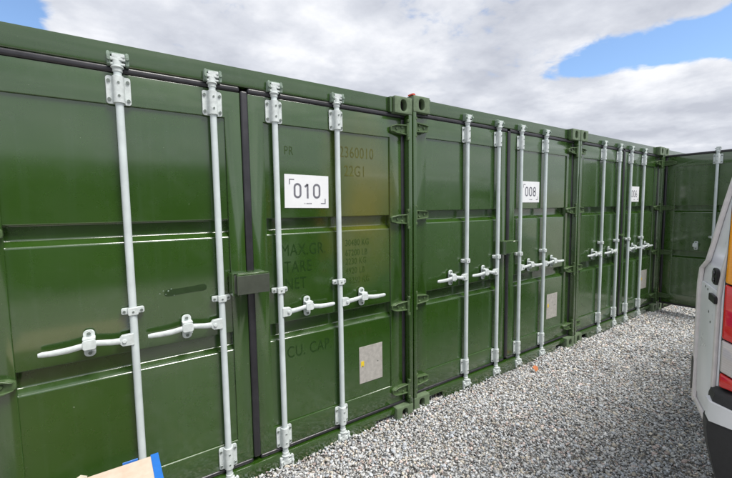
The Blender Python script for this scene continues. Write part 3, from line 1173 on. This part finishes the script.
# bumper wrapping the rear corners
mb = MB()
outl = [(.32, .042), (.10, .052), (.0, .046), (-.070, .016), (-.105, -.07), (-.115, -.30), (-.115, -WV + .30), (-.105, -WV + .09), (-.070, -WV + .02), (0, -WV - .014), (.10, -WV - .02), (.32, -WV - .012)]
inn = [(.32, -.03), (.04, -.03), (.01, -.06), (.0, -.30), (.0, -WV + .30), (.01, -WV + .06), (.04, -WV + .03), (.32, -WV + .03)]
lev = [(.30, .085), (.38, .052), (.47, .028), (.56, .008), (.63, .0), (.662, .0), (.672, .012), (.768, .014), (.790, .020), (.806, .045)]
vs, n_ = [], len(outl)
for z, ins in lev:
    for (a, b) in outl:
        cx, cy = .15, -WV / 2
        f_ = Vector((cx - a, (cy - b) * .12 if abs(b + WV / 2) < WV / 2 - .2 else (cy - b)))
        f_ = f_.normalized() * ins
        vs.append((a + f_.x, b + f_.y, z))
fs = [(i * n_ + j, i * n_ + j + 1, (i + 1) * n_ + j + 1, (i + 1) * n_ + j) for i in range(len(lev) - 1) for j in range(n_ - 1)]
top = (len(lev) - 1) * n_
fs.append(tuple(top + j for j in range(n_)))
fs.append(tuple(range(n_ - 1, -1, -1)))
mb.add(vs, fs)
bump_o = obj('bumper', mb.mesh('bumper', [M_BUMPER], angle=.6), van)
# white painted insert on the bumper corner
mb = MB()
arcp = [(-.028, .030), (-.048, .022), (-.074, .006), (-.106, -.076), (-.116, -.20)]
vs = []
for i, (a, b) in enumerate(arcp):
    for z in (.676 + .006 * math.sin(i * 2.3), .762 - .003 * i):
        vs.append((a - .006, b + .002, z))
for i, (a, b) in enumerate(arcp):
    for z in (.676, .762 - .003 * i):
        vs.append((a + .03, b - .03, z))
fs = []
for i in range(len(arcp) - 1):
    a = 2 * i; b_ = 2 * len(arcp) + 2 * i
    fs += [(a, a + 2, a + 3, a + 1), (a + 1, a + 3, b_ + 3, b_ + 1), (a, b_, b_ + 2, a + 2)]
fs += [(0, 1, 11, 10)]
mb.add(vs, fs)
obj('bumper_insert', mb.mesh('bumper_insert', [M_SIGN], angle=.9), bump_o, label='white insert round the bumper corner')
# tail lamp on the left pillar: lenses stacked up the pillar
def lamp(side):
    lm = MB()
    e = lambda z: (0.012 if z < 1.3 else .012 + (z - 1.3) * .02)        # inset of the outer edge with height
    def yy(a, z):
        return (-e(z) - a) if side > 0 else (-WV + e(z) + a)
    W0, W1 = 0.0, .135
    cuts = [(.822, .800), (.890, .830), (1.035, .985), (1.275, 1.225), (1.70, 1.70)]
    hous = [(yy(-.006, .812), .812), (yy(-.006, 1.3), 1.3), (yy(-.006, 1.71), 1.71), (yy(W1 + .006, 1.71), 1.71), (yy(W1 + .006, .808), .808)]
    hm = MB().prism(hous, -.034, -.0045, axis='x').mesh('tail_lamp', [M_BLACK], bevel=.004, seg=2)
    ho = obj('tail_lamp', hm, van)
    names = ((M_LRED, 'red_lens'), (M_LCLR, 'clear_lens'), (M_LRED, 'red_lens'), (M_LAMB, 'amber_lens'))
    for i, (m_, nm) in enumerate(names):
        (o0, i0), (o1, i1) = cuts[i], cuts[i + 1]
        g = .003
        p = [(yy(W0, o0 + g), o0 + g), (yy(W0, (o0 + o1) / 2), (o0 + o1) / 2), (yy(W0, o1 - g), o1 - g), (yy(W1, i1 - g), i1 - g), (yy(W1, i0 + g), i0 + g)]
        obj(nm, MB().prism(p, -.060, -.036, axis='x').mesh(nm, [m_], bevel=.008, seg=3), ho)
lamp(1); lamp(-1)
# wheels
def wheel_mesh():
    a = MB().lathe([(.20, -.095), (.27, -.11), (.315, -.10), (.335, -.07), (.338, 0), (.335, .07), (.315, .10), (.27, .11), (.20, .095)], n=36).mesh('tyre', [M_TYRE])
    b = MB().lathe([(.0, -.07), (.06, -.07), (.08, -.05), (.15, -.06), (.19, -.09), (.205, -.09), (.205, .09), (.0, .09)], n=36).mesh('rim', [M_STEEL])
    return a, b
ty, ri = wheel_mesh()
for wx in (.98, 3.95):
    for wy, fl in ((-.13, 1), (-WV + .13, 0)):
        w_ = obj('wheel', ty, van, (wx, wy, .338), (0, 0, math.pi if fl else 0))
        obj('rim', ri, w_)

# open rear door, folded round towards the side of the van: its inner side faces the containers
ang = math.radians(23.5)
dl_ = obj('open_door_pivot_tmp', None) if False else None
Lr = .40
def bend(z):
    return 0.0 if z < 1.22 else -.20 * (z - 1.22) ** 1.25
def slab(s0, s1, n0, n1, zs, mb, mi=0):
    """vertical strip of the door from s0 to s1 (functions of z), between depths n0 and n1, following the bend"""
    vs = []
    for z in zs:
        a0 = s0(z) if callable(s0) else s0
        a1 = s1(z) if callable(s1) else s1
        for (a, n) in ((a0, n0), (a1, n0), (a1, n1), (a0, n1)):
            vs.append((a, n + bend(z), z))
    m = len(zs)
    fs = [(4 * i + j, 4 * i + (j + 1) % 4, 4 * i + 4 + (j + 1) % 4, 4 * i + 4 + j) for i in range(m - 1) for j in range(4)]
    fs += [(0, 1, 2, 3), (4 * m - 4, 4 * m - 3, 4 * m - 2, 4 * m - 1)]
    mb.add(vs, fs, mi)
edge = lambda z: (Lr if z < 1.28 else Lr - .105 * min(1, (z - 1.28) / .06)) - (.02 if .72 > z else 0)
zl = [.57, .585, .60, .72, .80, .95, 1.10, 1.20, 1.28, 1.305, 1.33]
zu = [1.33, 1.42, 1.52, 1.62, 1.72, 1.82, 1.90, 1.98, 2.06, 2.12]
mb = MB()
slab(.0, edge, -.045, 0, zl, mb)
slab(.0, edge, -.045, 0, zu, mb)
odoor = obj('open_rear_door', mb.mesh('open_rear_door', [M_INNER], bevel=.004, seg=2), van, (.005, .008, 0), (0, 0, ang), 'open rear door showing its inner side')
mb = MB()
slab(lambda z: edge(z) - .030, lambda z: edge(z) + .004, .001, .018, zl + zu[1:], mb)
slab(.0, .030, .001, .014, zl + zu[1:], mb)
slab(.031, lambda z: edge(z) - .031, .001, .014, [.572, .585, .598], mb)
obj('door_rim', mb.mesh('door_rim', [M_SEAL], bevel=.004, seg=2), odoor)
mb = MB()
slab(.05, lambda z: edge(z) - .06, .001, .010, [.64, .68, .80, 1.00, 1.15, 1.22], mb)
obj('inner_panel', mb.mesh('inner_panel', [M_INNER], bevel=.006, seg=2), odoor)
# hinge, check strap and latch
def fitting(name, s, z, poly, n0, n1, mats, extra=None):
    mb = MB()
    mb.prism([(a + s, b + z) for a, b in poly], n0 + bend(z), n1 + bend(z))
    if extra:
        extra(mb)
    return obj(name, mb.mesh(name, mats, bevel=.002, seg=1), odoor)
def two_bolts(s, z):
    def f_(mb):
        for dz in (-.022, .022):
            mb.tube((s, .024 + bend(z), z + dz * .7), (s, .031 + bend(z), z + dz * .7), .012, 10, 1)
    return f_
fitting('door_hinge', .06, 1.285, rrect(0, 0, .085, .075, .03), .012, .024, [M_BLACK, M_STEEL], two_bolts(.06, 1.285))
fitting('check_strap', .055, 1.185, rrect(0, 0, .11, .034, .010), .012, .024, [M_BLACK])
fitting('door_hinge', .05, 1.68, rrect(0, 0, .06, .15, .028), .016, .032, [M_BOLT, M_BLACK], two_bolts(.05, 1.66))
for (s, z) in ((.20, 1.20), (.25, 1.205), (.16, 1.10), (.12, 1.06), (.17, 1.17)):
    mb = MB().tube((s, .0102, z), (s, .0112, z), .006, 8)
    obj('plug_hole', mb.mesh('plug_hole', [M_BLACK]), odoor)
fitting('edge_buffer', Lr - .004, .71, rrect(0, 0, .045, .18, .022), -.040, .020, [M_BLACK])
